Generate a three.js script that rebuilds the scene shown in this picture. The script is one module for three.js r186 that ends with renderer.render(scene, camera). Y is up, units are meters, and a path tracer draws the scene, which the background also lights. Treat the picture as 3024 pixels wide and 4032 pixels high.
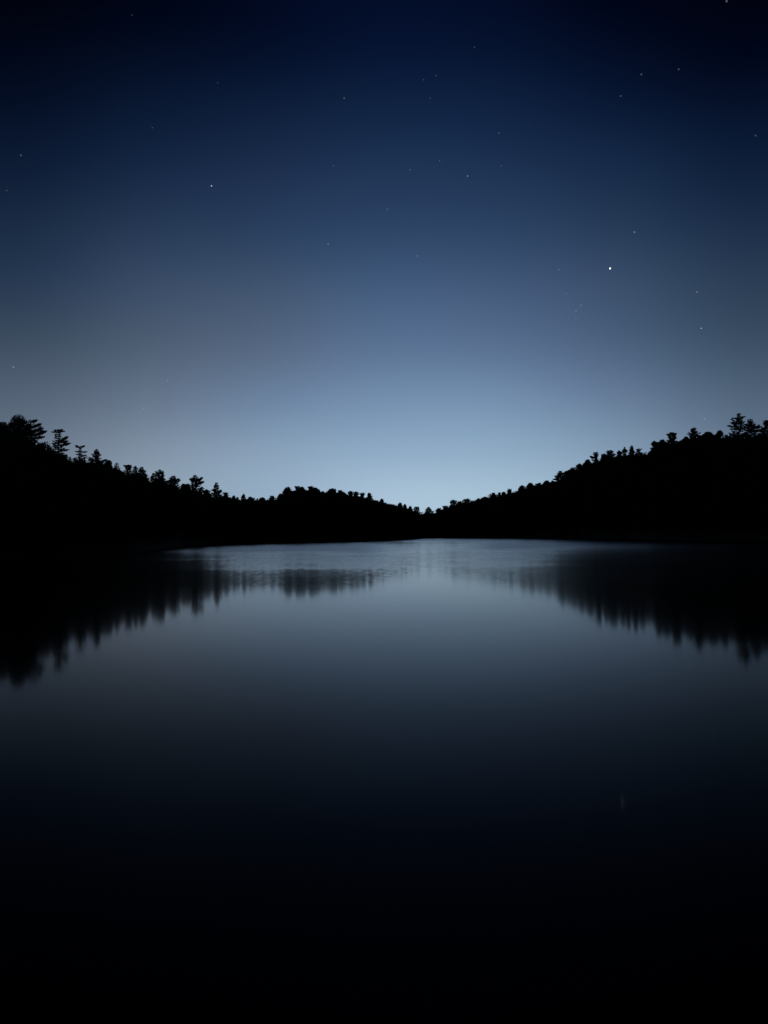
import * as THREE from 'three';
import { mergeGeometries } from 'three/addons/utils/BufferGeometryUtils.js';

// ---------------------------------------------------------------- camera, sky, light, exposure
const W = 768, H = 1024, EYE = 3, F = 2933;                     // F: focal length in pixels of a 3024 x 4032 photograph
const scene = new THREE.Scene();
const camera = new THREE.PerspectiveCamera(69.0, W / H, 0.1, 30000);
camera.rotation.order = 'YXZ';
camera.position.set(0, EYE, 0);
camera.rotation.set(0.0300, 0, -0.0125);
camera.updateMatrixWorld(true);

const renderer = new THREE.WebGLRenderer({ antialias: true });
renderer.setSize(W, H);
renderer.toneMapping = THREE.LinearToneMapping;
renderer.toneMappingExposure = 1;
renderer.shadowMap.enabled = true;

const clamp = (x, a, b) => Math.min(b, Math.max(a, x));
const lerp = (a, b, t) => a + (b - a) * t;
const smooth = (a, b, x) => { const t = clamp((x - a) / (b - a), 0, 1); return t * t * (3 - 2 * t); };
const lin = (c) => { c /= 255; return c <= 0.04045 ? c / 12.92 : ((c + 0.055) / 1.055) ** 2.4; };
function rng(seed) { let s = (seed * 2654435761) >>> 0; return () => { s = (s + 0x6d2b79f5) | 0; let t = Math.imul(s ^ (s >>> 15), 1 | s); t = (t + Math.imul(t ^ (t >>> 7), 61 | t)) ^ t; return ((t ^ (t >>> 14)) >>> 0) / 4294967296; }; }
function noise2(x, y, seed = 0) {                               // value noise, 0..1
  const h = (i, j) => { let n = Math.imul(i, 374761393) + Math.imul(j, 668265263) + Math.imul(seed, 2147483647 / 7 | 0); n = Math.imul(n ^ (n >>> 13), 1274126177); return ((n ^ (n >>> 16)) >>> 0) / 4294967296; };
  const i = Math.floor(x), j = Math.floor(y), u = x - i, v = y - j, a = u * u * (3 - 2 * u), b = v * v * (3 - 2 * v);
  return lerp(lerp(h(i, j), h(i + 1, j), a), lerp(h(i, j + 1), h(i + 1, j + 1), a), b);
}

// Deep twilight: glow over the far valley, night blue overhead. Colours by azimuth (columns, degrees from the valley) and height (rows, degrees).
const SKY_AZ = [-180, -70, -27, -18, -9, 0, 9, 18, 27, 70, 180];
const SKY = [
  [0, [60, 70, 88], [95, 108, 125], [126, 142, 155], [142, 161, 178], [154, 177, 199], [172, 196, 216], [170, 195, 215], [150, 174, 196], [124, 144, 164], [95, 108, 126], [60, 70, 88]],
  [3, [57, 67, 85], [88, 102, 119], [120, 136, 149], [142, 160, 175], [149, 173, 195], [166, 191, 212], [164, 190, 210], [145, 169, 192], [117, 137, 157], [88, 102, 121], [57, 67, 85]],
  [6, [50, 60, 80], [77, 91, 110], [105, 120, 136], [128, 145, 164], [138, 162, 186], [145, 172, 198], [143, 171, 196], [127, 151, 175], [99, 117, 139], [77, 91, 111], [50, 60, 80]],
  [10, [41, 53, 74], [60, 75, 97], [82, 97, 115], [101, 117, 138], [110, 133, 161], [118, 145, 175], [116, 143, 173], [99, 121, 149], [75, 94, 115], [58, 73, 95], [41, 53, 74]],
  [14, [27, 39, 62], [43, 57, 80], [58, 74, 93], [77, 93, 114], [87, 105, 131], [92, 116, 148], [89, 112, 144], [73, 94, 122], [53, 72, 93], [41, 55, 78], [27, 39, 62]],
  [18, [15, 28, 52], [22, 37, 62], [36, 53, 78], [57, 75, 101], [67, 86, 113], [70, 94, 127], [68, 90, 123], [56, 76, 104], [38, 56, 80], [21, 36, 62], [15, 28, 52]],
  [22, [7, 18, 41], [9, 22, 47], [22, 38, 62], [37, 55, 82], [44, 65, 95], [48, 71, 104], [46, 68, 100], [36, 56, 84], [21, 38, 65], [9, 22, 48], [7, 18, 41]],
  [26, [3, 11, 30], [3, 12, 32], [9, 22, 45], [20, 37, 65], [29, 47, 77], [33, 53, 85], [30, 50, 81], [20, 39, 68], [9, 23, 48], [3, 12, 32], [3, 11, 30]],
  [30, [1, 6, 21], [1, 6, 22], [2, 9, 27], [8, 21, 45], [14, 30, 58], [17, 36, 66], [15, 33, 63], [7, 20, 46], [1, 7, 26], [1, 6, 22], [1, 6, 21]],
  [34, [1, 3, 14], [1, 3, 14], [1, 2, 12], [1, 7, 25], [3, 13, 37], [6, 19, 48], [5, 17, 44], [1, 7, 27], [1, 2, 13], [1, 3, 14], [1, 3, 14]],
  [37, [1, 2, 11], [1, 2, 11], [0, 1, 8], [1, 4, 17], [2, 8, 29], [3, 12, 37], [3, 10, 34], [1, 4, 18], [0, 1, 9], [1, 2, 11], [1, 2, 11]],
  [48, [1, 2, 9], [1, 2, 9], [0, 1, 8], [1, 2, 10], [1, 3, 13], [1, 4, 16], [1, 4, 16], [1, 2, 10], [0, 1, 8], [1, 2, 9], [1, 2, 9]],
  [90, ...SKY_AZ.map(() => [1, 2, 9])],
];
function skyColor(az, el, out) {
  const cubic = (p0, p1, p2, p3, t) => p1 + 0.5 * t * (p2 - p0 + t * (2 * p0 - 5 * p1 + 4 * p2 - p3 + t * (3 * (p1 - p2) + p3 - p0)));
  let i = 0; while (i < SKY_AZ.length - 2 && az > SKY_AZ[i + 1]) i++;
  let j = 0; while (j < SKY.length - 2 && el > SKY[j + 1][0]) j++;
  const u = clamp((az - SKY_AZ[i]) / (SKY_AZ[i + 1] - SKY_AZ[i]), 0, 1), v = clamp((el - SKY[j][0]) / (SKY[j + 1][0] - SKY[j][0]), 0, 1);
  const su = i === 1 || i === 8 || i === 0 || i === 9 ? null : u;
  for (let c = 0; c < 3; c++) {
    const row = (k) => {
      const r = SKY[clamp(k, 0, SKY.length - 1)], g = (q) => r[1 + clamp(q, 0, SKY_AZ.length - 1)][c];
      return su === null ? lerp(g(i), g(i + 1), u) : cubic(g(Math.max(i - 1, 2)), g(i), g(i + 1), g(Math.min(i + 2, 8)), u);
    };
    out[c] = lin(Math.max(0, cubic(row(j - 1), row(j), row(j + 1), row(j + 2), v)));
  }
  return out;
}
{
  const w = 2048, h = 1024, data = new Float32Array(w * h * 4), c = [0, 0, 0];
  for (let r = 0; r < h; r++) for (let q = 0; q < w; q++) {
    const el = ((r + 0.5) / h - 0.5) * 180, round = ((q + 0.5) / w - 0.5) * 360;
    let az = round + 90; if (az > 180) az -= 360;
    skyColor(az, Math.max(0, el), c);
    data.set([c[0], c[1], c[2], 1], (r * w + q) * 4);
  }
  const t = new THREE.DataTexture(data, w, h, THREE.RGBAFormat, THREE.FloatType);
  t.mapping = THREE.EquirectangularReflectionMapping; t.magFilter = THREE.LinearFilter; t.minFilter = THREE.LinearFilter; t.needsUpdate = true;
  scene.background = t; scene.environment = t;
}
const sun = new THREE.DirectionalLight(0xfff0dc, 0.01);        // the sun is gone: what little is left comes level from behind the valley's hills
sun.position.set(70, 35, -1500); sun.castShadow = true;
Object.assign(sun.shadow.camera, { left: -500, right: 500, top: 200, bottom: -200, near: 1, far: 3000 });
sun.name = 'sun'; scene.add(sun, sun.target);

// ---------------------------------------------------------------- helpers
const names = {};
function numbered(n) { const k = names[n] = (names[n] ?? -1) + 1; return k ? n + '_' + String(k).padStart(3, '0') : n; }
function tag(o, label, category, group, kind) {
  if (label) o.userData.label = label;
  if (category) o.userData.category = category;
  if (group) o.userData.group = group;
  if (kind) o.userData.kind = kind;
  return o;
}
function mesh(name, geo, mat, parent) { const m = new THREE.Mesh(geo, mat); m.name = name; m.castShadow = m.receiveShadow = true; parent.add(m); return m; }
function at(px, py, depth) {                                    // the point seen at that pixel of the photograph, that far north of the camera
  const v = new THREE.Vector3((px - 1512) / F, (2016 - py) / F, -1).applyQuaternion(camera.quaternion);
  return v.multiplyScalar(depth / -v.z).add(camera.position);
}
function table(list) { return (x) => { let i = 0; while (i < list.length - 2 && x > list[i + 1][0]) i++; const [a, p] = list[i], [b, q] = list[i + 1]; return lerp(p, q, clamp((x - a) / (b - a), 0, 1)); }; }

// ---------------------------------------------------------------- terrain
const ridgeDepth = table([[0, 215], [231, 238], [500, 275], [770, 320], [1000, 375], [1100, 430], [1300, 480], [1500, 530], [1600, 610], [1690, 720], [1800, 640], [2000, 555], [2206, 440], [2500, 345], [2909, 275], [3024, 262]]);
const shoreDepth = table([[0, 140], [300, 150], [580, 176], [700, 225], [900, 288], [1200, 325], [1500, 368], [1600, 440], [1690, 570], [1800, 520], [1900, 465], [2100, 415], [2350, 322], [2600, 252], [2900, 205], [3024, 192]]);
const CANOPY = [[0, 1692], [70, 1692], [110, 1712], [150, 1734], [200, 1745], [250, 1782], [300, 1790], [340, 1808], [400, 1806], [450, 1838], [490, 1855], [560, 1866], [600, 1884], [650, 1888], [720, 1912], [760, 1922], [800, 1934], [830, 1950], [900, 1957], [950, 1970], [1000, 1966], [1060, 1969], [1080, 1971], [1110, 1958], [1130, 1938], [1180, 1931], [1230, 1933], [1290, 1942], [1330, 1940], [1370, 1951], [1420, 1959], [1480, 1975], [1520, 1983], [1560, 1993], [1600, 2006], [1640, 2020], [1662, 2031], [1690, 2025], [1720, 2023], [1745, 2014], [1770, 2002], [1810, 1984], [1850, 1979], [1900, 1965], [1950, 1957], [2000, 1949], [2040, 1935], [2100, 1920], [2160, 1904], [2200, 1894], [2240, 1868], [2280, 1845], [2330, 1826], [2370, 1804], [2430, 1798], [2500, 1784], [2550, 1778], [2580, 1756], [2640, 1735], [2700, 1731], [2750, 1718], [2790, 1705], [2840, 1704], [2900, 1692], [2960, 1700], [3024, 1694]];
const DEG = Math.PI / 180;
const rim = CANOPY.map(([x, y]) => { const p = at(x, y - 1, ridgeDepth(x)); return [Math.atan2(p.x, -p.z) / DEG, Math.hypot(p.x, p.z), p.y]; });
const shore = []; for (let x = 0; x <= 3024; x += 72) { const p = at(x, 2100, shoreDepth(x)); shore.push([Math.atan2(p.x, -p.z) / DEG, Math.hypot(p.x, p.z)]); }
rim.unshift([-180, 90, 30], [-110, 120, 32], [-75, 170, 36], [-45, 215, 39], [-33, 236, 37]); rim.push([33, 280, 42], [45, 250, 42], [75, 190, 38], [110, 130, 32], [180, 90, 30]);
shore.unshift([-180, 2.2], [-120, 8], [-100, 26], [-80, 60], [-60, 100], [-45, 132], [-36, 148]); shore.push([36, 185], [45, 160], [60, 115], [80, 66], [100, 28], [120, 8], [180, 2.2]);
const rimR = table(rim.map((r) => [r[0], r[1]])), rimH = table(rim.map((r) => [r[0], r[2]])), shoreR0 = table(shore);
const shoreR = (az) => { const r = shoreR0(az); return r * (1 + 0.03 * (noise2(az * 0.55 + 40, 3.3, 5) - 0.5) + 0.012 * (noise2(az * 2.1 + 9, 1.3, 6) - 0.5)); };
const UNDER = 8;                                                // ground lies this far under the tree tops
function ground(x, z) {
  const az = Math.atan2(x, -z) / DEG, r = Math.hypot(x, z), R = rimR(az), S = Math.min(shoreR(az), R - 20), top = rimH(az) - UNDER;
  let h;
  if (r < S) h = -Math.min(7, (S - r) * 0.18);
  else if (r < R) { const t = (r - S) / (R - S); h = top * (0.86 * Math.sin(t * Math.PI / 2) + 0.14 * t) + (noise2(x * 0.06, z * 0.06, 2) - 0.5) * 3 * t * (1 - t) * 4 * Math.min(1, top / 20); h = Math.max(h, t * 3); }
  else h = Math.max(3, top - (r - R) * 0.05) + (noise2(x * 0.02, z * 0.02, 3) - 0.5) * 3 * smooth(R, R + 60, r);
  const bank = z > -2.6 ? Math.min(1.35, (z + 2.6) * 1.6) + Math.max(0, z - 2) * 0.16 + (noise2(x * 0.9, z * 0.9, 4) - 0.5) * 0.18 - Math.abs(x) * 0.02 : (z + 2.6) * 0.8;
  return Math.max(h, Math.min(bank, 1.4 + Math.max(0, z) * 0.2));
}
function noiseTexture(size, fn, srgb) {
  const d = new Uint8Array(size * size * 4);
  for (let y = 0; y < size; y++) for (let x = 0; x < size; x++) { const c = fn(x / size, y / size); d.set([c[0], c[1], c[2], 255], (y * size + x) * 4); }
  const t = new THREE.DataTexture(d, size, size, THREE.RGBAFormat, THREE.UnsignedByteType);
  t.wrapS = t.wrapT = THREE.RepeatWrapping; t.magFilter = THREE.LinearFilter; if (srgb) t.colorSpace = THREE.SRGBColorSpace; t.needsUpdate = true; return t;
}
const wrapNoise = (u, v, n, seed) => { const a = (i, j) => noise2(u * n + i * n, v * n + j * n, seed); return lerp(lerp(a(1, 1), a(0, 1), u), lerp(a(1, 0), a(0, 0), u), v); };
{
  const rs = []; for (let r = 0.6; r < 12; r += 0.6) rs.push(r); for (let r = 12; r < 120; r *= 1.09) rs.push(r); for (let r = 120; r < 780; r *= 1.014) rs.push(r); for (let r = 780; r < 3200; r *= 1.1) rs.push(r);
  const azs = []; for (let a = -180; a < -60; a += 4) azs.push(a); for (let a = -60; a < 60; a += 0.5) azs.push(a); for (let a = 60; a < 180; a += 4) azs.push(a);
  const n = azs.length, pos = [0, ground(0, 0), 0], uv = [0, 0], idx = [];
  for (const r of rs) for (const a of azs) { const x = r * Math.sin(a * DEG), z = -r * Math.cos(a * DEG); pos.push(x, ground(x, z), z); uv.push(x / 6, z / 6); }
  for (let k = 0; k < n; k++) idx.push(0, 1 + (k + 1) % n, 1 + k);
  for (let i = 0; i + 1 < rs.length; i++) for (let k = 0; k < n; k++) { const a = 1 + i * n + k, b = 1 + i * n + (k + 1) % n; idx.push(a, b, a + n, b, b + n, a + n); }
  const g = new THREE.BufferGeometry(); g.setAttribute('position', new THREE.Float32BufferAttribute(pos, 3)); g.setAttribute('uv', new THREE.Float32BufferAttribute(uv, 2)); g.setIndex(idx); g.computeVertexNormals();
  const soil = noiseTexture(256, (u, v) => { const a = 0.55 * wrapNoise(u, v, 12, 21) + 0.45 * wrapNoise(u, v, 70, 22); return [46 + 44 * a, 42 + 34 * a, 32 + 22 * a]; }, true);
  const t = mesh('hills', g, new THREE.MeshStandardMaterial({ map: soil, bumpMap: soil, bumpScale: 0.08, roughness: 1 }), scene);
  tag(t, 'dark hills falling to the shore on both sides of the lake', 'hill', null, 'structure');
}

// ---------------------------------------------------------------- water: calm near the shores, ruffled by wind further out
{
  const SIZE = 1024, X0 = -420, Z0 = -780, SPAN = 840, FX = -215, FZ = -565, FS = 530, FN = 2048, SLOPE = 0.3;
  const fbm = (x, z, sx, sz, s) => 0.5 * noise2(x / sx, z / sz, s) + 0.3 * noise2(x / sx * 2.1, z / sz * 2.1, s + 1) + 0.2 * noise2(x / sx * 4.3, z / sz * 4.3, s + 2);
  // [roughness, steepness of the ripples] of the water at x, dist metres out: long lanes lie across the lake
  const state = (x, dist) => {
    const az = Math.atan2(x, dist) / DEG, lanes = fbm(x, dist, 130, 9, 31) - 0.5, fine = fbm(x, dist, 60, 2.6, 41) - 0.5, edge = 100 + 26 * (fbm(x, dist, 120, 60, 51) - 0.5) - 24 * smooth(-6, 0, az) * smooth(8, 0, az);
    const calm = 0.55 * smooth(-2.5, 2.6, az) * smooth(9.5, 4, az) * smooth(330, 250, dist);      // a calm lane under the gap in the hills
    const wind = smooth(edge - 46, edge + 64, dist + 18 * lanes + 14 * fine) * smooth(-21.5, -14, az) * (1 - calm), mid = smooth(-17.5, -10.5, az) * smooth(16, 10, az) * smooth(36, 82, dist) * (1 - calm);
    const r = 0.062 + 0.038 * smooth(-2, 14, az) * smooth(20, 60, dist) + 0.015 * smooth(30, 90, dist) + 0.07 * wind + 0.055 * mid * (1 - wind) + 0.05 * fine * smooth(52, 84, dist);
    const steep = (0.052 + 0.022 * lanes) * wind + (0.029 + 0.012 * fine) * mid * (1 - wind) + 0.024 * smooth(0.02, 0.16, fine) * smooth(56, 90, dist) * smooth(-24, -16, az) * (1 - wind);
    return [clamp(r, 0.05, 0.6), Math.max(0, steep), Math.max(wind, 0.6 * mid)];
  };
  const d = new Uint8Array(SIZE * SIZE * 4), nd = new Uint8Array(FN * FN * 4).fill(128), wave = rng(5), gust = () => (wave() + wave() + wave() - 1.5) * 2;
  for (let j = 0; j < SIZE; j++) for (let i = 0; i < SIZE; i++) { const v = state(X0 + (i + 0.5) / SIZE * SPAN, -(Z0 + (j + 0.5) / SIZE * SPAN))[0] * 255; d.set([v, v, v, 255], (j * SIZE + i) * 4); }
  for (let j = 0; j < FN; j += 4) for (let i = 0; i < FN; i += 4) {
    const [, steep, lean] = state(FX + (i + 2) / FN * FS, -(FZ + (j + 2) / FN * FS)), rim = i < 8 || j < 8 || i > FN - 12 || j > FN - 12 ? 0 : 1;
    for (let b = 0; b < 4; b++) for (let a = 0; a < 4; a++) { const o = ((j + b) * FN + i + a) * 4, k = steep * rim / SLOPE * 127.5; nd[o] = clamp(127.5 + 0.4 * gust() * k, 0, 255); nd[o + 1] = clamp(127.5 + (1.5 * lean + 0.3 * gust()) * k, 0, 255); nd[o + 2] = nd[o + 3] = 255; }
  }
  const rough = new THREE.DataTexture(d, SIZE, SIZE, THREE.RGBAFormat, THREE.UnsignedByteType);
  rough.magFilter = THREE.LinearFilter; rough.needsUpdate = true;
  const ripples = new THREE.DataTexture(nd, FN, FN, THREE.RGBAFormat, THREE.UnsignedByteType);
  ripples.magFilter = THREE.LinearFilter; ripples.repeat.set(SPAN / FS, SPAN / FS); ripples.offset.set((X0 - FX) / FS, (Z0 - FZ) / FS); ripples.needsUpdate = true;
  const g = new THREE.PlaneGeometry(SPAN, SPAN, 1, 1); g.rotateX(-Math.PI / 2);
  const p = g.attributes.position, uv = g.attributes.uv;
  for (let k = 0; k < p.count; k++) { p.setXYZ(k, p.getX(k) + X0 + SPAN / 2, 0, p.getZ(k) + Z0 + SPAN / 2); uv.setXY(k, (p.getX(k) - X0) / SPAN, (p.getZ(k) - Z0) / SPAN); }
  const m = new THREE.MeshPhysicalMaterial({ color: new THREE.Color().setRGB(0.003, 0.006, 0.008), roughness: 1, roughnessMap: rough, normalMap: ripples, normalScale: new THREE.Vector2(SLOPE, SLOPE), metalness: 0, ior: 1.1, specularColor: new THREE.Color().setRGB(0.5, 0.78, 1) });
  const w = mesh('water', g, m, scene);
  tag(w, 'still dark lake mirroring the twilight sky and the black hills', 'lake', null, 'structure');
}

// ---------------------------------------------------------------- trees
const needleMats = [[0.030, 0.044, 0.026], [0.026, 0.040, 0.027], [0.034, 0.045, 0.024]].map((c) => new THREE.MeshStandardMaterial({ color: new THREE.Color().setRGB(...c), roughness: 0.95 }));
const leafMats = [[0.036, 0.048, 0.020], [0.042, 0.050, 0.022], [0.032, 0.046, 0.022]].map((c) => new THREE.MeshStandardMaterial({ color: new THREE.Color().setRGB(...c), roughness: 0.95 }));
const barkTex = noiseTexture(128, (u, v) => { const a = 0.6 * wrapNoise(u, v, 16, 61) + 0.4 * wrapNoise(u, v, 48, 62); return [52 + 50 * a, 44 + 40 * a, 38 + 32 * a]; }, true);
const bark = new THREE.MeshStandardMaterial({ map: barkTex, bumpMap: barkTex, bumpScale: 0.03, roughness: 1 });

class Faces {                                                   // small leaf or needle faces
  constructor() { this.p = []; }
  tri(x, y, z, size, rnd, flat = 0, dir = null) {
    const a = rnd() * Math.PI * 2, tilt = (rnd() - 0.5) * Math.PI * (1 - flat);
    let ux = Math.cos(a) * Math.cos(tilt), uy = Math.sin(tilt), uz = Math.sin(a) * Math.cos(tilt);
    if (dir) { ux = lerp(ux, dir[0], 0.6); uy = lerp(uy, dir[1], 0.6); uz = lerp(uz, dir[2], 0.6); }
    const b = rnd() * Math.PI * 2, vx0 = Math.cos(b), vy0 = (rnd() - 0.5) * 2 * (1 - flat), vz0 = Math.sin(b), L = Math.hypot(vx0, vy0, vz0) || 1, w = size * (0.35 + 0.3 * rnd());
    const vx = vx0 / L * w, vy = vy0 / L * w, vz = vz0 / L * w, s = size * (0.7 + 0.6 * rnd());
    this.p.push(x - ux * s * 0.4 - vx, y - uy * s * 0.4 - vy, z - uz * s * 0.4 - vz, x - ux * s * 0.4 + vx, y - uy * s * 0.4 + vy, z - uz * s * 0.4 + vz, x + ux * s * 0.6, y + uy * s * 0.6, z + uz * s * 0.6);
  }
  build() { const g = new THREE.BufferGeometry(); g.setAttribute('position', new THREE.Float32BufferAttribute(this.p, 3)); g.computeVertexNormals(); return g; }
}
function rod(points, r0, r1, sides = 5) {                       // a tapered bent rod
  const pos = [], nor = [], uv = [], idx = [], n = points.length, d = new THREE.Vector3(), a = new THREE.Vector3(), b = new THREE.Vector3(), up = new THREE.Vector3(0.31, 0.2, 0.93);
  for (let i = 0; i < n; i++) {
    d.subVectors(points[Math.min(n - 1, i + 1)], points[Math.max(0, i - 1)]).normalize(); a.crossVectors(d, up).normalize(); b.crossVectors(a, d);
    const r = lerp(r0, r1, i / (n - 1));
    for (let k = 0; k <= sides; k++) { const t = k / sides * Math.PI * 2, c = Math.cos(t), s = Math.sin(t), q = points[i]; pos.push(q.x + (a.x * c + b.x * s) * r, q.y + (a.y * c + b.y * s) * r, q.z + (a.z * c + b.z * s) * r); nor.push(a.x * c + b.x * s, a.y * c + b.y * s, a.z * c + b.z * s); uv.push(k / sides, i * 0.8); }
  }
  for (let i = 0; i + 1 < n; i++) for (let k = 0; k < sides; k++) { const q = i * (sides + 1) + k; idx.push(q, q + sides + 1, q + 1, q + 1, q + sides + 1, q + sides + 2); }
  const g = new THREE.BufferGeometry(); g.setAttribute('position', new THREE.Float32BufferAttribute(pos, 3)); g.setAttribute('normal', new THREE.Float32BufferAttribute(nor, 3)); g.setAttribute('uv', new THREE.Float32BufferAttribute(uv, 2)); g.setIndex(idx); return g;
}
const V = (x, y, z) => new THREE.Vector3(x, y, z);
function limbPath(y, len, az, rise, sag) {                      // from the trunk out, rising by rise (m) and sagging in between
  const out = [];
  for (let i = 0; i <= 5; i++) { const t = i / 5; out.push(V(Math.cos(az) * len * t, y + rise * t * t * 0.8 + rise * 0.2 * t - sag * Math.sin(t * Math.PI), Math.sin(az) * len * t)); }
  return out;
}
function needles(f, path, size, spread, rnd, density) {          // flattened needle sprays along a limb
  const len = path[0].distanceTo(path[5]), n = Math.max(6, Math.round(len / size * density)), dir = V().subVectors(path[5], path[2]).normalize(), dd = [dir.x, dir.y, dir.z];
  for (let k = 0; k < n; k++) {
    const t = 0.12 + 0.88 * Math.sqrt(rnd()), q = t * 5, i = Math.min(4, Math.floor(q)), c = path[i].clone().lerp(path[i + 1], q - i), s = spread * (1.15 - t * 0.75) * (0.35 + 0.65 * rnd());
    const a = rnd() * Math.PI * 2;
    f.tri(c.x + Math.cos(a) * s, c.y + (rnd() - 0.35) * s * 0.65, c.z + Math.sin(a) * s, size, rnd, 0.35, dd);
  }
}
// A conifer: profile(t) gives the crown's half width for t = 0 (foot of the visible crown) .. 1 (tip)
function conifer(root, o) {
  const rnd = rng(o.seed), { height: h, crownFoot: y0, half: w, leaf, style } = o;
  const bend = (rnd() - 0.5) * 0.03 * h, trunkAt = (y) => V(bend * Math.sin(y / h * 2.4), y, 0);
  const tp = []; for (let i = 0; i <= 7; i++) tp.push(trunkAt(-0.6 + (h + 0.5) * i / 7));
  mesh('trunk', rod(tp, 0.018 * h + 0.06, 0.03, 7), bark, root);
  const prof = {
    cone: (t) => 0.10 + 0.90 * (1 - t) ** 0.85,
    pine: (t) => (t < 0.45 ? 1.05 - 0.3 * t : 0.10 + 0.81 * Math.max(0, 1 - (t - 0.45) / 0.55) ** 0.72) * (0.88 + 0.24 * Math.sin(t * 10 + o.seed * 1.7)),
    spire: (t) => t > 0.5 ? 0.12 + 0.42 * (1 - t) * 2 * 0.8 : 0.45 + 0.55 * (0.5 - t) * 2,
    open: (t) => 0.42 + 0.58 * (1 - t) * (1 - 0.45 * t),
    lollipop: (t) => t > 0.42 ? 0.45 + 0.5 * Math.sin(Math.PI * (t - 0.42) / 0.66) : 0.45 + 1.1 * (0.42 - t),
  }[style];
  const wood = [], f = new Faces(), crownH = h - y0, whorl = o.whorl || clamp(crownH / 12, 0.4, 0.9);
  const limb = (y, len, az, rise, sag, density, own) => {
    const path = limbPath(y, len, az, rise, sag), off = trunkAt(y).x; path.forEach((q) => { q.x += off; });
    const g = rod(path, 0.02 + 0.016 * len, 0.012, 4), spread = leaf * 1.0 + len * 0.13;
    if (own) { const l = mesh('limb', g, bark, root), lf = new Faces(); needles(lf, path, leaf, spread * 1.6, rnd, density * 2); mesh('needle_foliage', lf.build(), needleMats[o.tone], l); return; }
    wood.push(g); needles(f, path, y > h - crownH * 0.25 ? leaf * 0.7 : leaf, y > h - crownH * 0.25 ? spread * 0.55 : spread, rnd, density);
  };
  for (let y = Math.max(1.4, y0 - crownH * 0.4 - 2.6); y < h - 0.25; y += whorl * (0.75 + 0.5 * rnd())) {
    const t = clamp((y - y0) / crownH, 0, 1), n = style === 'open' ? 4 : 5, a0 = rnd() * 6.28;
    for (let k = 0; k < n; k++) {
      let len = w * prof(t) * (y < y0 ? 1.4 : 1) * (0.62 + 0.5 * rnd()); if (style !== 'cone' && rnd() < 0.16) len *= 0.55;
      if (o.custom && y > y0 + crownH * 0.05) len *= o.core ?? 0.4;
      limb(y, Math.max(len, leaf * (t > 0.8 ? 0.28 : 0.6)), a0 + (k + 0.5 * rnd()) / n * 6.283, Math.min(len * (0.06 + 0.4 * t + 0.22 * rnd() * (o.up ?? 1)), Math.max(0.1, (h - y) * 0.8)), len * 0.08, style === 'open' ? 13 : 19);
    }
  }
  for (const [yy, len, az, rise, sag = 0.03] of o.custom || []) limb(yy, len, az, rise, sag * len, 34, true);
  for (let k = 0; k < 14; k++) f.tri(trunkAt(h).x + (rnd() - 0.5) * leaf * 0.3, h - rnd() * crownH * 0.1 - leaf * 0.3, (rnd() - 0.5) * leaf * 0.3, leaf * 0.6, rnd, 0, [0, 1.4, 0]);
  mesh('limbs', mergeGeometries(wood), bark, root).userData.kind = 'stuff';
  mesh('crown', f.build(), needleMats[o.tone], root);
}
// A leafy tree: clumps of leaves on forking limbs
function leafCrown(f, wood, o, rnd) {
  const { height: h, crownFoot: y0, half: w, leaf } = o, cy = (h + y0) / 2, ry = (h - y0) / 2;
  const n = o.clumps || 16;
  for (let k = 0; k < n; k++) {
    const a = (k * 2.39996) + rnd() * 0.7, v = 1 - 2 * (k + 0.5) / n, s = Math.sqrt(1 - v * v) * (0.72 + 0.25 * rnd());
    const wd = w * (1 - (wood ? 0.62 : 0.42) * v) * (0.75 + 0.5 * rnd()), c = V(Math.cos(a) * wd * 0.72 * s, cy + v * ry * 0.74, Math.sin(a) * wd * 0.72 * s), r = Math.min(w, ry) * (0.22 + 0.34 * rnd());
    if (wood) { const y1 = lerp(y0 * 0.55, c.y, 0.35); wood.push(rod([V(0, y1, 0), V(c.x * 0.45, lerp(y1, c.y, 0.55), c.z * 0.45), c], 0.012 * h * 0.7, 0.015, 4)); }
    if (wood) for (let i = 0; i < 9; i++) { const b = rnd() * 6.283, q = r * (0.8 + 0.5 * rnd()), u = 0.1 + 0.8 * rnd(), e = Math.sqrt(1 - u * u); for (let n = 0; n < 3; n++) f.tri(c.x + Math.cos(b) * e * q * (1 - 0.12 * n), Math.min(h - 0.1, c.y + u * q) - 0.1 * n * leaf, c.z + Math.sin(b) * e * q * (1 - 0.12 * n), leaf * 0.8, rnd, 0, [Math.cos(b) * e, u, Math.sin(b) * e]); }   // twigs that stick out of the crown
    const m = o.perClump || 60;
    for (let i = 0; i < m; i++) { const b = rnd() * 6.283, u = rnd() * 2 - 1, q = r * Math.cbrt(0.15 + 0.85 * rnd()) * 1.05, e = Math.sqrt(1 - u * u); f.tri(c.x + Math.cos(b) * e * q, c.y + u * q * 0.85, c.z + Math.sin(b) * e * q, leaf, rnd); }
  }
}
function leafyTree(root, o) {
  const rnd = rng(o.seed), wood = [], f = new Faces(), { height: h } = o;
  mesh('trunk', rod([V(0, -0.5, 0), V(0.05, h * 0.25, 0.03), V((rnd() - 0.5) * 0.4, h * 0.55, 0), V((rnd() - 0.5) * 0.5, h * 0.8, 0.1)], 0.02 * h + 0.05, 0.04, 7), bark, root);
  leafCrown(f, wood, o, rnd);
  mesh('limbs', mergeGeometries(wood), bark, root).userData.kind = 'stuff';
  mesh('crown', f.build(), leafMats[o.tone], root);
}

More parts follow.
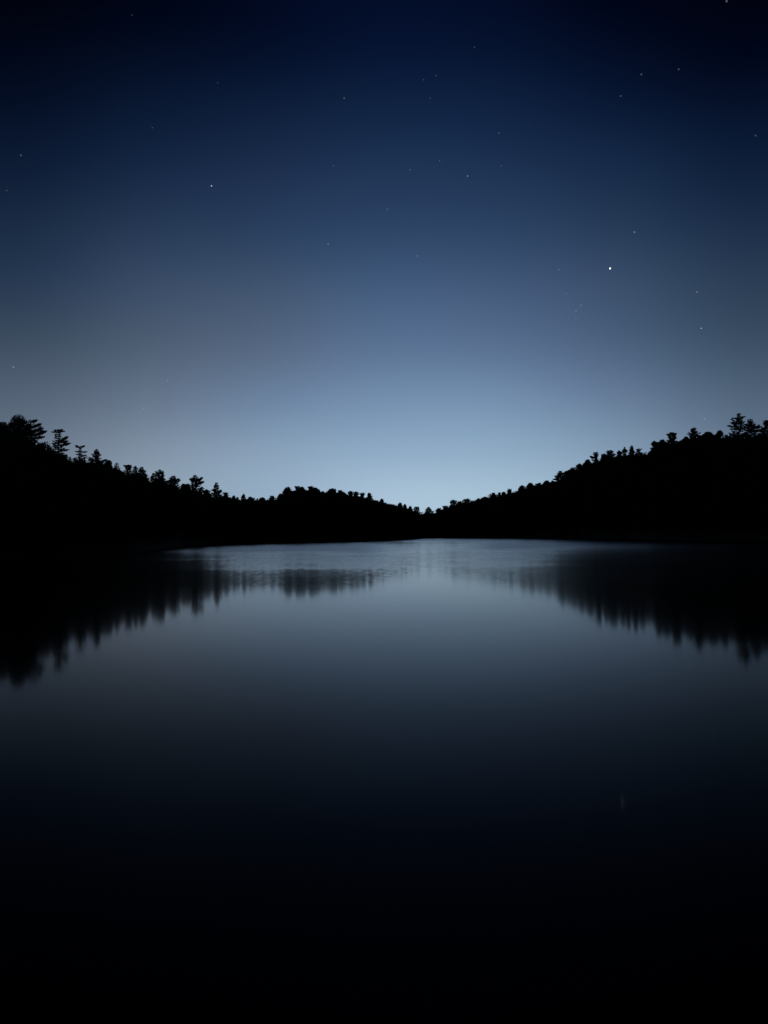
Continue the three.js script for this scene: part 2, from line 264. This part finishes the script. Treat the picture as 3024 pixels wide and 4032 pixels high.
// Every tree that stands out of the skyline: [kind, pixel across, pixel of its top, crown width in pixels, pixel where the crown sinks into the wood, label, options]
const LEFT = 'trees along the left skyline', MID = 'trees along the middle hill', RIGHT = 'trees along the right skyline';
const TREES = [
  ['leafy', 8, 1664, 62, 1712, 'dark treetop cut by the left edge of the picture', { g: LEFT }],
  ['leafy', 72, 1636, 92, 1710, 'broad domed tree, the highest on the left shore', { g: LEFT, clumps: 22 }],
  ['pine', 124, 1652, 84, 1742, 'layered pine with long limbs reaching right beside the broad domed tree', { g: LEFT, core: 0.95, limbs: [[1682, 38, 0.35], [1700, 46, 0.3], [1716, 58, 0.3], [1728, 50, 0.15], [1664, 22, 0.5]] }],
  ['pine', 231, 1688, 56, 1788, 'tall flat-topped pine with four bare-ended limbs on its right side', { g: LEFT, core: 0.95, limbs: [[1699, 24, 0.0], [1701, -26, 0.02], [1694, 16, 0.1], [1695, -16, 0.1], [1736, 38, 0.42], [1744, 38, 0.16], [1756, 46, 0.22], [1774, 40, 0.05], [1747, -16, 0.1]] }],
  ['open', 316, 1755, 34, 1800, 'small sparse pine with a leaning top, right of the flat-topped pine', { g: LEFT, core: 0.6, limbs: [[1764, -16, 0.6], [1762, 14, 0.5], [1779, -16, 0.05], [1781, 22, 0.12], [1793, 20, -0.05], [1790, -14, 0.1]] }],
  ['spire', 380, 1766, 52, 1808, 'pointed spruce with a thin spire above a bushy foot', { g: LEFT }],
  ['leafy', 426, 1811, 34, 1838, 'low rounded treetop just right of the thin-spired spruce', { g: LEFT }],
  ['open', 459, 1820, 24, 1846, 'thin see-through treetop on the falling left slope', { g: LEFT }],
  ['pine', 503, 1828, 34, 1860, 'square-headed pine, first of a tight trio on the left slope', { g: LEFT }],
  ['pine', 532, 1833, 20, 1864, 'narrow pine in the centre of the tight trio on the left slope', { g: LEFT }],
  ['cone', 557, 1837, 40, 1872, 'cone-shaped pine, right one of the tight trio on the left slope', { g: LEFT }],
  ['pine', 605, 1862, 24, 1888, 'short pine leaning against the left flank of a bushy pine', { g: LEFT }],
  ['pine', 630, 1848, 42, 1894, 'bushy round-shouldered pine halfway down the left slope', { g: LEFT }],
  ['pine', 685, 1873, 44, 1912, 'ragged pine with low limbs trailing right, before the low bumps', { g: LEFT }],
  ['leafy', 723, 1904, 24, 1925, 'left of two low bumps ahead of the tall pointed pine', { g: LEFT }],
  ['leafy', 739, 1903, 20, 1928, 'right of two low bumps ahead of the tall pointed pine', { g: LEFT }],
  ['cone', 767, 1868, 54, 1926, 'tall pointed pine with upswept limbs, most prominent on the lower left slope', { g: LEFT, core: 1, limbs: [[1896, 28, 0.55], [1909, 32, 0.4], [1894, -20, 0.45]] }],
  ['pine', 812, 1925, 26, 1948, 'small shaggy tree in the dip between two tall pines', { g: LEFT }],
  ['spire', 853, 1899, 58, 1954, 'steeple-shaped pine with a blunt narrow top and wide skirt', { g: LEFT }],
  ['pine', 889, 1937, 24, 1960, 'short pine hugging the right side of the steeple-shaped pine', { g: LEFT }],
  ['leafy', 920, 1952, 14, 1966, 'small blunt stub of a tree at the low end of the left slope', { g: LEFT }],
  ['cone', 935, 1956, 14, 1972, 'tiny pointed tree beside a blunt stub at the left slope end', { g: LEFT }],
  ['spire', 960, 1942, 26, 1970, 'thin pointed tree standing alone in the saddle before the middle hill', { g: LEFT }],
  ['leafy', 985, 1956, 26, 1974, 'low bushy tree on the right side of the lone saddle tree', { g: LEFT }],
  ['leafy', 1032, 1959, 34, 1976, 'low round cushion-like treetop in the saddle before the middle hill', { g: MID }],
  ['open', 1072, 1951, 24, 1974, 'vase-shaped small tree at the left foot of the middle hill', { g: MID, up: 2.5 }],
  ['leafy', 1107, 1945, 30, 1966, 'leafy tree on the left rise of the middle hill', { g: MID }],
  ['leafy', 1132, 1920, 34, 1946, 'leafy tree at the left shoulder of the middle hill', { g: MID }],
  ['lollipop', 1169, 1914, 20, 1938, 'thin-stemmed round-headed pine on the middle hill crest, left', { g: MID }],
  ['leafy', 1188, 1918, 26, 1938, 'dense mound of a tree next to the thin-stemmed round-headed pine', { g: MID }],
  ['pine', 1225, 1914, 28, 1940, 'tallest pine on the middle hill crest, with a forked top', { g: MID }],
  ['leafy', 1243, 1919, 26, 1942, 'leafy tree touching the right of the tallest middle hill pine', { g: MID }],
  ['cone', 1271, 1934, 14, 1948, 'small spike of a tree in the notch of the middle hill crest', { g: MID }],
  ['leafy', 1306, 1923, 36, 1948, 'wide leafy crown right of the notch in the middle hill crest', { g: MID }],
  ['spire', 1320, 1923, 10, 1946, 'bare thin spike rising from the wide leafy crown', { g: MID }],
  ['lollipop', 1338, 1930, 16, 1950, 'small lollipop-shaped pine right of the wide leafy crown', { g: MID }],
  ['leafy', 1351, 1937, 24, 1956, 'rounded treetop where the middle hill begins to fall right', { g: MID }],
  ['pine', 1379, 1933, 24, 1962, 'first of a stepped pair of pines on the middle hill, fuller', { g: MID }],
  ['pine', 1401, 1934, 22, 1964, 'second of a stepped pair of pines on the middle hill, slimmer', { g: MID }],
  ['lollipop', 1426, 1940, 20, 1964, 'thin pine with gaps at its neck, on the middle hill fall', { g: MID }],
  ['pine', 1454, 1940, 22, 1972, 'last tall pine on the right fall of the middle hill', { g: MID }],
  ['cone', 1503, 1963, 20, 1984, 'single short pine alone on the lower fall of the middle hill', { g: MID }],
  ['cone', 1575, 1979, 24, 2002, 'highest pine of the cluster left of the valley gap', { g: MID }],
  ['cone', 1593, 1984, 20, 2008, 'second pine of the cluster left of the valley gap', { g: MID }],
  ['cone', 1615, 1992, 20, 2014, 'third pine of the cluster left of the valley gap', { g: MID }],
  ['open', 1640, 1994, 28, 2024, 'spiky pine with raised limbs at the very edge of the valley gap', { g: MID, up: 2.5 }],
  ['cone', 1687, 1996, 36, 2028, 'lone feathery pine in the lowest point of the valley gap', { g: RIGHT, sparse: true }],
  ['pine', 1729, 2000, 28, 2022, 'pine with a limb pointing left, right of the lone gap pine', { g: RIGHT }],
  ['pine', 1754, 1991, 28, 2016, 'second pine up from the valley gap on the right rise', { g: RIGHT }],
  ['pine', 1785, 1967, 28, 1996, 'pine standing high on the first step of the right rise', { g: RIGHT }],
  ['leafy', 1810, 1975, 26, 1992, 'leafy top between the first step pine and a wide crown', { g: RIGHT }],
  ['leafy', 1838, 1962, 44, 1988, 'wide flattish leafy crown on the lower right rise', { g: RIGHT }],
  ['leafy', 1883, 1962, 20, 1976, 'small rounded top right of the wide flattish leafy crown', { g: RIGHT }],
  ['leafy', 1910, 1956, 28, 1972, 'low smooth treetop before the pair of tufts on the right rise', { g: RIGHT }],
  ['pine', 1942, 1940, 26, 1962, 'tufted pine, left one of three tufts on the right rise', { g: RIGHT }],
  ['pine', 1966, 1938, 15, 1960, 'thin tuft between two fuller tufts on the right rise', { g: RIGHT }],
  ['leafy', 1983, 1934, 22, 1958, 'full tuft beside the star-shaped small pine', { g: RIGHT }],
  ['open', 2006, 1924, 26, 1952, 'star-shaped small pine sticking up on the right rise', { g: RIGHT }],
  ['leafy', 2054, 1913, 28, 1936, 'rounded tree alone on the slope right of the star-shaped pine', { g: RIGHT }],
  ['leafy', 2087, 1902, 32, 1926, 'bigger rounded tree halfway up the right slope', { g: RIGHT }],
  ['leafy', 2122, 1902, 30, 1918, 'flat low treetop after the bigger rounded tree', { g: RIGHT }],
  ['leafy', 2153, 1892, 30, 1910, 'humped treetop left of the tall cone pine on the right slope', { g: RIGHT }],
  ['leafy', 2175, 1894, 20, 1906, 'small top in the shelter of the tall cone pine', { g: RIGHT }],
  ['cone', 2206, 1853, 42, 1900, 'tall cone pine with a low limb reaching left, middle of the right slope', { g: RIGHT, core: 1, limbs: [[1890, -26, 0.15], [1880, -20, 0.3], [1868, 14, 0.4]] }],
  ['leafy', 2234, 1855, 30, 1882, 'full leafy tree touching the tall cone pine on its right', { g: RIGHT }],
  ['leafy', 2252, 1842, 30, 1868, 'leafy tree on the steep step above the tall cone pine', { g: RIGHT }],
  ['cone', 2281, 1824, 32, 1852, 'short spiky pine on the steep part of the right slope', { g: RIGHT }],
  ['leafy', 2312, 1811, 30, 1836, 'bushy tree above the short spiky pine', { g: RIGHT }],
  ['lollipop', 2345, 1780, 22, 1822, 'tall narrow pine with a side limb at its left', { g: RIGHT, core: 0.9, limbs: [[1806, -20, 0.5], [1814, -14, 0.3]] }],
  ['leafy', 2377, 1787, 28, 1812, 'leafy tree right of the tall narrow pine with a side limb', { g: RIGHT }],
  ['pine', 2400, 1772, 42, 1808, 'wide-headed pine, the broad one in the upper right row', { g: RIGHT }],
  ['pine', 2438, 1773, 24, 1802, 'pine with a clear gap each side, right of the wide-headed one', { g: RIGHT }],
  ['pine', 2460, 1759, 18, 1796, 'slim pine between two others in the upper right row', { g: RIGHT }],
  ['cone', 2488, 1752, 26, 1792, 'highest pine in the upper right row, with a pointed top', { g: RIGHT }],
  ['pine', 2514, 1766, 24, 1788, 'last pine of the upper right row, beside a bare notch', { g: RIGHT }],
  ['pine', 2574, 1734, 22, 1768, 'slim pine on the edge right of the bare notch', { g: RIGHT }],
  ['leafy', 2590, 1740, 20, 1760, 'small top tucked between the slim edge pine and a bush', { g: RIGHT }],
  ['leafy', 2608, 1731, 28, 1756, 'bushy tree at the left of the big square pine', { g: RIGHT }],
  ['pine', 2646, 1701, 46, 1744, 'big square-shouldered pine on the upper right ridge', { g: RIGHT }],
  ['leafy', 2700, 1720, 36, 1742, 'low leafy mound between the two stout ridge pines', { g: RIGHT }],
  ['pine', 2729, 1682, 40, 1730, 'stout pine with a notched left side on the upper right ridge', { g: RIGHT }],
  ['leafy', 2789, 1702, 84, 1730, 'smooth wide dome of leaves on the upper right ridge', { g: RIGHT, clumps: 24 }],
  ['leafy', 2833, 1695, 22, 1712, 'little tuft on the flat ridge right of the smooth wide dome', { g: RIGHT }],
  ['pine', 2908, 1626, 50, 1702, 'tallest pine on the right ridge, with a low limb to the left', { g: RIGHT, core: 1.05, limbs: [[1682, -38, 0.18], [1690, -30, 0.05], [1688, 30, 0.1], [1648, -22, 0.1], [1645, 22, 0.2]] }],
  ['pine', 2957, 1649, 48, 1704, 'stocky pine with drooping right limbs beside the tallest ridge pine', { g: RIGHT, core: 1.05, limbs: [[1688, 42, 0.2], [1696, 46, 0.12], [1700, 30, 0.0], [1676, -24, 0.2]] }],
  ['pine', 3020, 1652, 44, 1702, 'pine cut off by the right edge of the picture', { g: RIGHT }],
];
let seed = 100;
for (const [kind, px, py, wpx, fpx, label, o] of TREES) {
  const depth = ridgeDepth(px) + ((seed * 7) % 9 - 4), tip = at(px, py, depth), s = depth / F, root = new THREE.Group();
  const y0 = ground(tip.x, tip.z), height = tip.y - y0, foot = at(px, fpx, depth).y - y0;
  root.name = numbered(kind === 'leafy' ? 'leafy_tree' : 'pine_tree');
  root.position.set(tip.x, y0, tip.z); root.rotation.y = 0;
  const leaf = clamp(s * 4.4, 0.32, 0.66), spec = { seed: seed++, height, crownFoot: Math.max(1.2, foot), half: wpx * s / 2 * (kind === 'pine' ? 1.1 : 1) * (px > 1060 && px < 2330 ? 1.22 : 1.05), leaf, tone: seed % 3, up: o.up, core: o.core };
  if (kind === 'leafy') leafyTree(root, { ...spec, crownFoot: Math.max(1.2, foot - (height - foot) * 0.6), clumps: o.clumps || 16, perClump: wpx > 60 ? 420 : 150, half: spec.half * 1.08 });
  else {
    if (o.limbs) spec.custom = o.limbs.map(([ly, lx, rise, sag]) => { const len = Math.abs(lx) * s; return [at(px, ly, depth).y - y0, len, (lx > 0 ? 0 : Math.PI) + (seed % 5 - 2) * 0.08, rise * len, sag]; });
    conifer(root, { ...spec, style: kind });
  }
  tag(root, label, kind === 'leafy' ? 'tree' : 'pine tree', o.g);
  scene.add(root);
}

// The wood that covers the hills, a dark mass in which no tree can be told from the next
{
  const rnd = rng(77), kinds = [];
  for (let k = 0; k < 3; k++) { const r = rng(900 + k), f = new Faces(), wood = [rod([V(0, -0.06, 0), V(0.01, 0.35, 0), V(0, 0.8, 0)], 0.02, 0.006, 5)]; leafCrown(f, null, { height: 1, crownFoot: 0.16, half: 0.32 + 0.05 * k, leaf: 0.075, clumps: 14, perClump: 46 }, r); kinds.push(['broadleaf', f.build(), mergeGeometries(wood)]); }
  for (let k = 0; k < 2; k++) { const r = rng(950 + k), f = new Faces(), wood = [rod([V(0, -0.06, 0), V(0, 0.5, 0), V(0, 0.97, 0)], 0.02, 0.004, 5)];
    for (let y = 0.14; y < 0.97; y += 0.06) { const a0 = r() * 6.28; for (let q = 0; q < 5; q++) { const len = 0.24 * (0.12 + 0.88 * (1 - y) ** 0.8) * (0.65 + 0.5 * r()), path = limbPath(y, len, a0 + (q + 0.5 * r()) * 1.2566, len * (0.2 + 0.4 * y), len * 0.06); needles(f, path, 0.06, 0.03 + len * 0.18, r, 7); } }
    kinds.push(['needle', f.build(), mergeGeometries(wood)]); }
  const areas = [['left', -62, -8.2, 'black wooded slope of the left shore, trees merging into one mass'], ['middle', -8.2, 3.6, 'low wooded middle hill behind the far water, one dark mass'], ['right', 3.6, 62, 'black wooded slope of the right shore, trees merging into one mass']];
  const treeSpots = TREES.map(([, px, py]) => at(px, py, ridgeDepth(px)));
  for (const [side, a0, a1, label] of areas) {
    const lists = kinds.map(() => []), q = new THREE.Quaternion(), up = V(0, 1, 0);
    for (let az = a0; az < a1;) {
      const R = rimR(az), S = shoreR(az), step = Math.abs(az) > 33 ? 5.2 : 3.4, da = step / ((R + S) / 2) / DEG;
      for (let r = S + 1.2; r < R + (Math.abs(az) > 33 ? 8 : 30); r += step * (0.75 + 0.5 * rnd())) {
        const a = az + (rnd() - 0.5) * da, x = r * Math.sin(a * DEG), z = -r * Math.cos(a * DEG), y = ground(x, z); if (y < 0.15) continue;
        const ceiling = EYE + (rimH(a) - EYE) / rimR(a) * Math.min(r, rimR(a) + 12) * 1.0, big = Math.max(6, rimR(a) * 0.0205);
        const t = Math.min(big * (0.8 + 0.55 * rnd()), (ceiling - y) * (0.86 + 0.2 * rnd())); if (t < 2.2) continue;
        const k = rnd() < 0.5 ? Math.floor(rnd() * 3) : 3 + Math.floor(rnd() * 2), wide = (k > 2 ? 0.8 : 0.75 + 0.4 * rnd()) * Math.max(t, big * 0.8);
        lists[k].push(new THREE.Matrix4().compose(V(x, y, z), q.setFromAxisAngle(up, rnd() * 6.28).clone(), V(wide, t, wide)));
      }
      az += da;
    }
    const wood = new THREE.Group(); wood.name = numbered('forest'); tag(wood, label, 'forest', null, 'stuff');
    kinds.forEach(([kind, crown, trunk], k) => {
      if (!lists[k].length) return;
      for (const [part, geo, mat] of [[kind + '_foliage', crown, k > 2 ? needleMats[k - 3] : leafMats[k]], ['trunks', trunk, bark]]) {
        const im = new THREE.InstancedMesh(geo, mat, lists[k].length); im.name = part; im.userData.kind = 'stuff'; im.castShadow = im.receiveShadow = true;
        lists[k].forEach((m, i) => im.setMatrixAt(i, m)); wood.add(im);
      }
    });
    scene.add(wood);
  }
}

// ---------------------------------------------------------------- stars: [pixel across, pixel down, brightness, width in pixels, label]
const STARS = [
  [2402, 1057, 3, 5.2, 'brightest white star, above the right slope'],
  [833, 732, 0.8, 4.6, 'second brightest star, alone in the left half of the sky'],
  [2861, 5, 0.12, 7, 'star touching the top edge near the right corner'],
  [2525, 293, 0.101, 6, 'left one of a near-level pair of stars high at the right'],
  [2672, 273, 0.085, 6, 'right one of a near-level pair of stars high at the right'],
  [2444, 378, 0.081, 6, 'star just below the near-level pair high at the right'],
  [1964, 524, 0.085, 6, 'lone star right of the centre, below the pair high at the right'],
  [2975, 534, 0.081, 6, 'star near the right edge in the upper sky'],
  [1841, 693, 0.22, 6, 'clearest of the faint stars in the middle of the sky'],
  [1973, 653, 0.09, 5, 'faint star up and right of the clearest middle star'],
  [1731, 633, 0.11, 5, 'faint star up and left of the clearest middle star'],
  [1615, 669, 0.12, 5, 'faint star left of the clearest middle star, near the centre line'],
  [1525, 824, 0.15, 5, 'faint star almost on the centre line, below the middle group'],
  [1355, 387, 0.10, 6, 'dim smudged star left of the centre in the upper sky'],
  [1868, 186, 0.07, 5, 'very dim star near the top, right of the centre'],
  [1717, 298, 0.07, 5, 'upper right of a dim little group near the top centre'],
  [1668, 314, 0.06, 5, 'left one of a dim little group near the top centre'],
  [1694, 386, 0.06, 5, 'lowest of a dim little group near the top centre'],
  [857, 326, 0.06, 5, 'dim star high above the second brightest star'],
  [600, 503, 0.07, 5, 'dim star up and left of the second brightest star'],
  [83, 612, 0.10, 6, 'blurred star near the left edge in the upper sky'],
  [27, 750, 0.08, 5, 'dim star at the left edge below the blurred one'],
  [520, 60, 0.04, 5, 'dim star near the top edge, left'],
  [1292, 961, 0.28, 5, 'sharp little star left of the centre, below the second brightest'],
  [1313, 653, 0.09, 5, 'dim star above the sharp little star left of the centre'],
  [1643, 1008, 0.20, 5, 'star right of the sharp little star, near the centre line'],
  [2498, 914, 0.26, 6, 'star up and right of the brightest star'],
  [2200, 1062, 0.22, 5, 'faint star level with the brightest one, to its left'],
  [2230, 1156, 0.20, 4, 'faint star between the level star and the close trio'],
  [2287, 1202, 0.25, 5, 'top star of a close trio below the brightest star'],
  [2268, 1225, 0.27, 5, 'middle star of a close trio below the brightest star'],
  [2268, 1253, 0.24, 4, 'bottom star of a close trio below the brightest star'],
  [2744, 1150, 0.28, 5, 'star low at the right, level with the close trio'],
  [2761, 1293, 0.42, 5.5, 'clear star low at the right, above the highest ridge pines'],
  [2773, 1649, 0.40, 4.5, 'star closest above the right ridge, left of its tallest pine'],
  [53, 1445, 0.40, 5, 'star low at the left edge above the broad domed tree'],
  [659, 1500, 0.32, 4.5, 'faint low star over the middle of the left slope'],
  [565, 1607, 0.36, 4.5, 'lowest star on the left, just over the left slope'],
  [805, 1386, 0.24, 4, 'faint star over the left slope, highest of three low ones'],
];
{
  const D = 9000, ball = new THREE.IcosahedronGeometry(1, 2), mats = new Map();
  for (const [px, py, b, wpx, label] of STARS) {
    if (!mats.has(b)) mats.set(b, new THREE.MeshStandardMaterial({ color: 0x000000, roughness: 1, emissive: new THREE.Color().setRGB(0.90 * b, 0.95 * b, b), emissiveIntensity: 1 }));
    const p = new THREE.Vector3((px - 1512) / F, (2016 - py) / F, -1).applyQuaternion(camera.quaternion).normalize().multiplyScalar(D).add(camera.position);
    const star = mesh(numbered('star'), ball, mats.get(b), scene); star.castShadow = false;
    star.position.copy(p); star.scale.setScalar((b > 0.9 ? wpx : wpx * 0.78) / F * D / 2);
    tag(star, label, 'star', 'stars in the night sky');
  }
}

renderer.render(scene, camera);
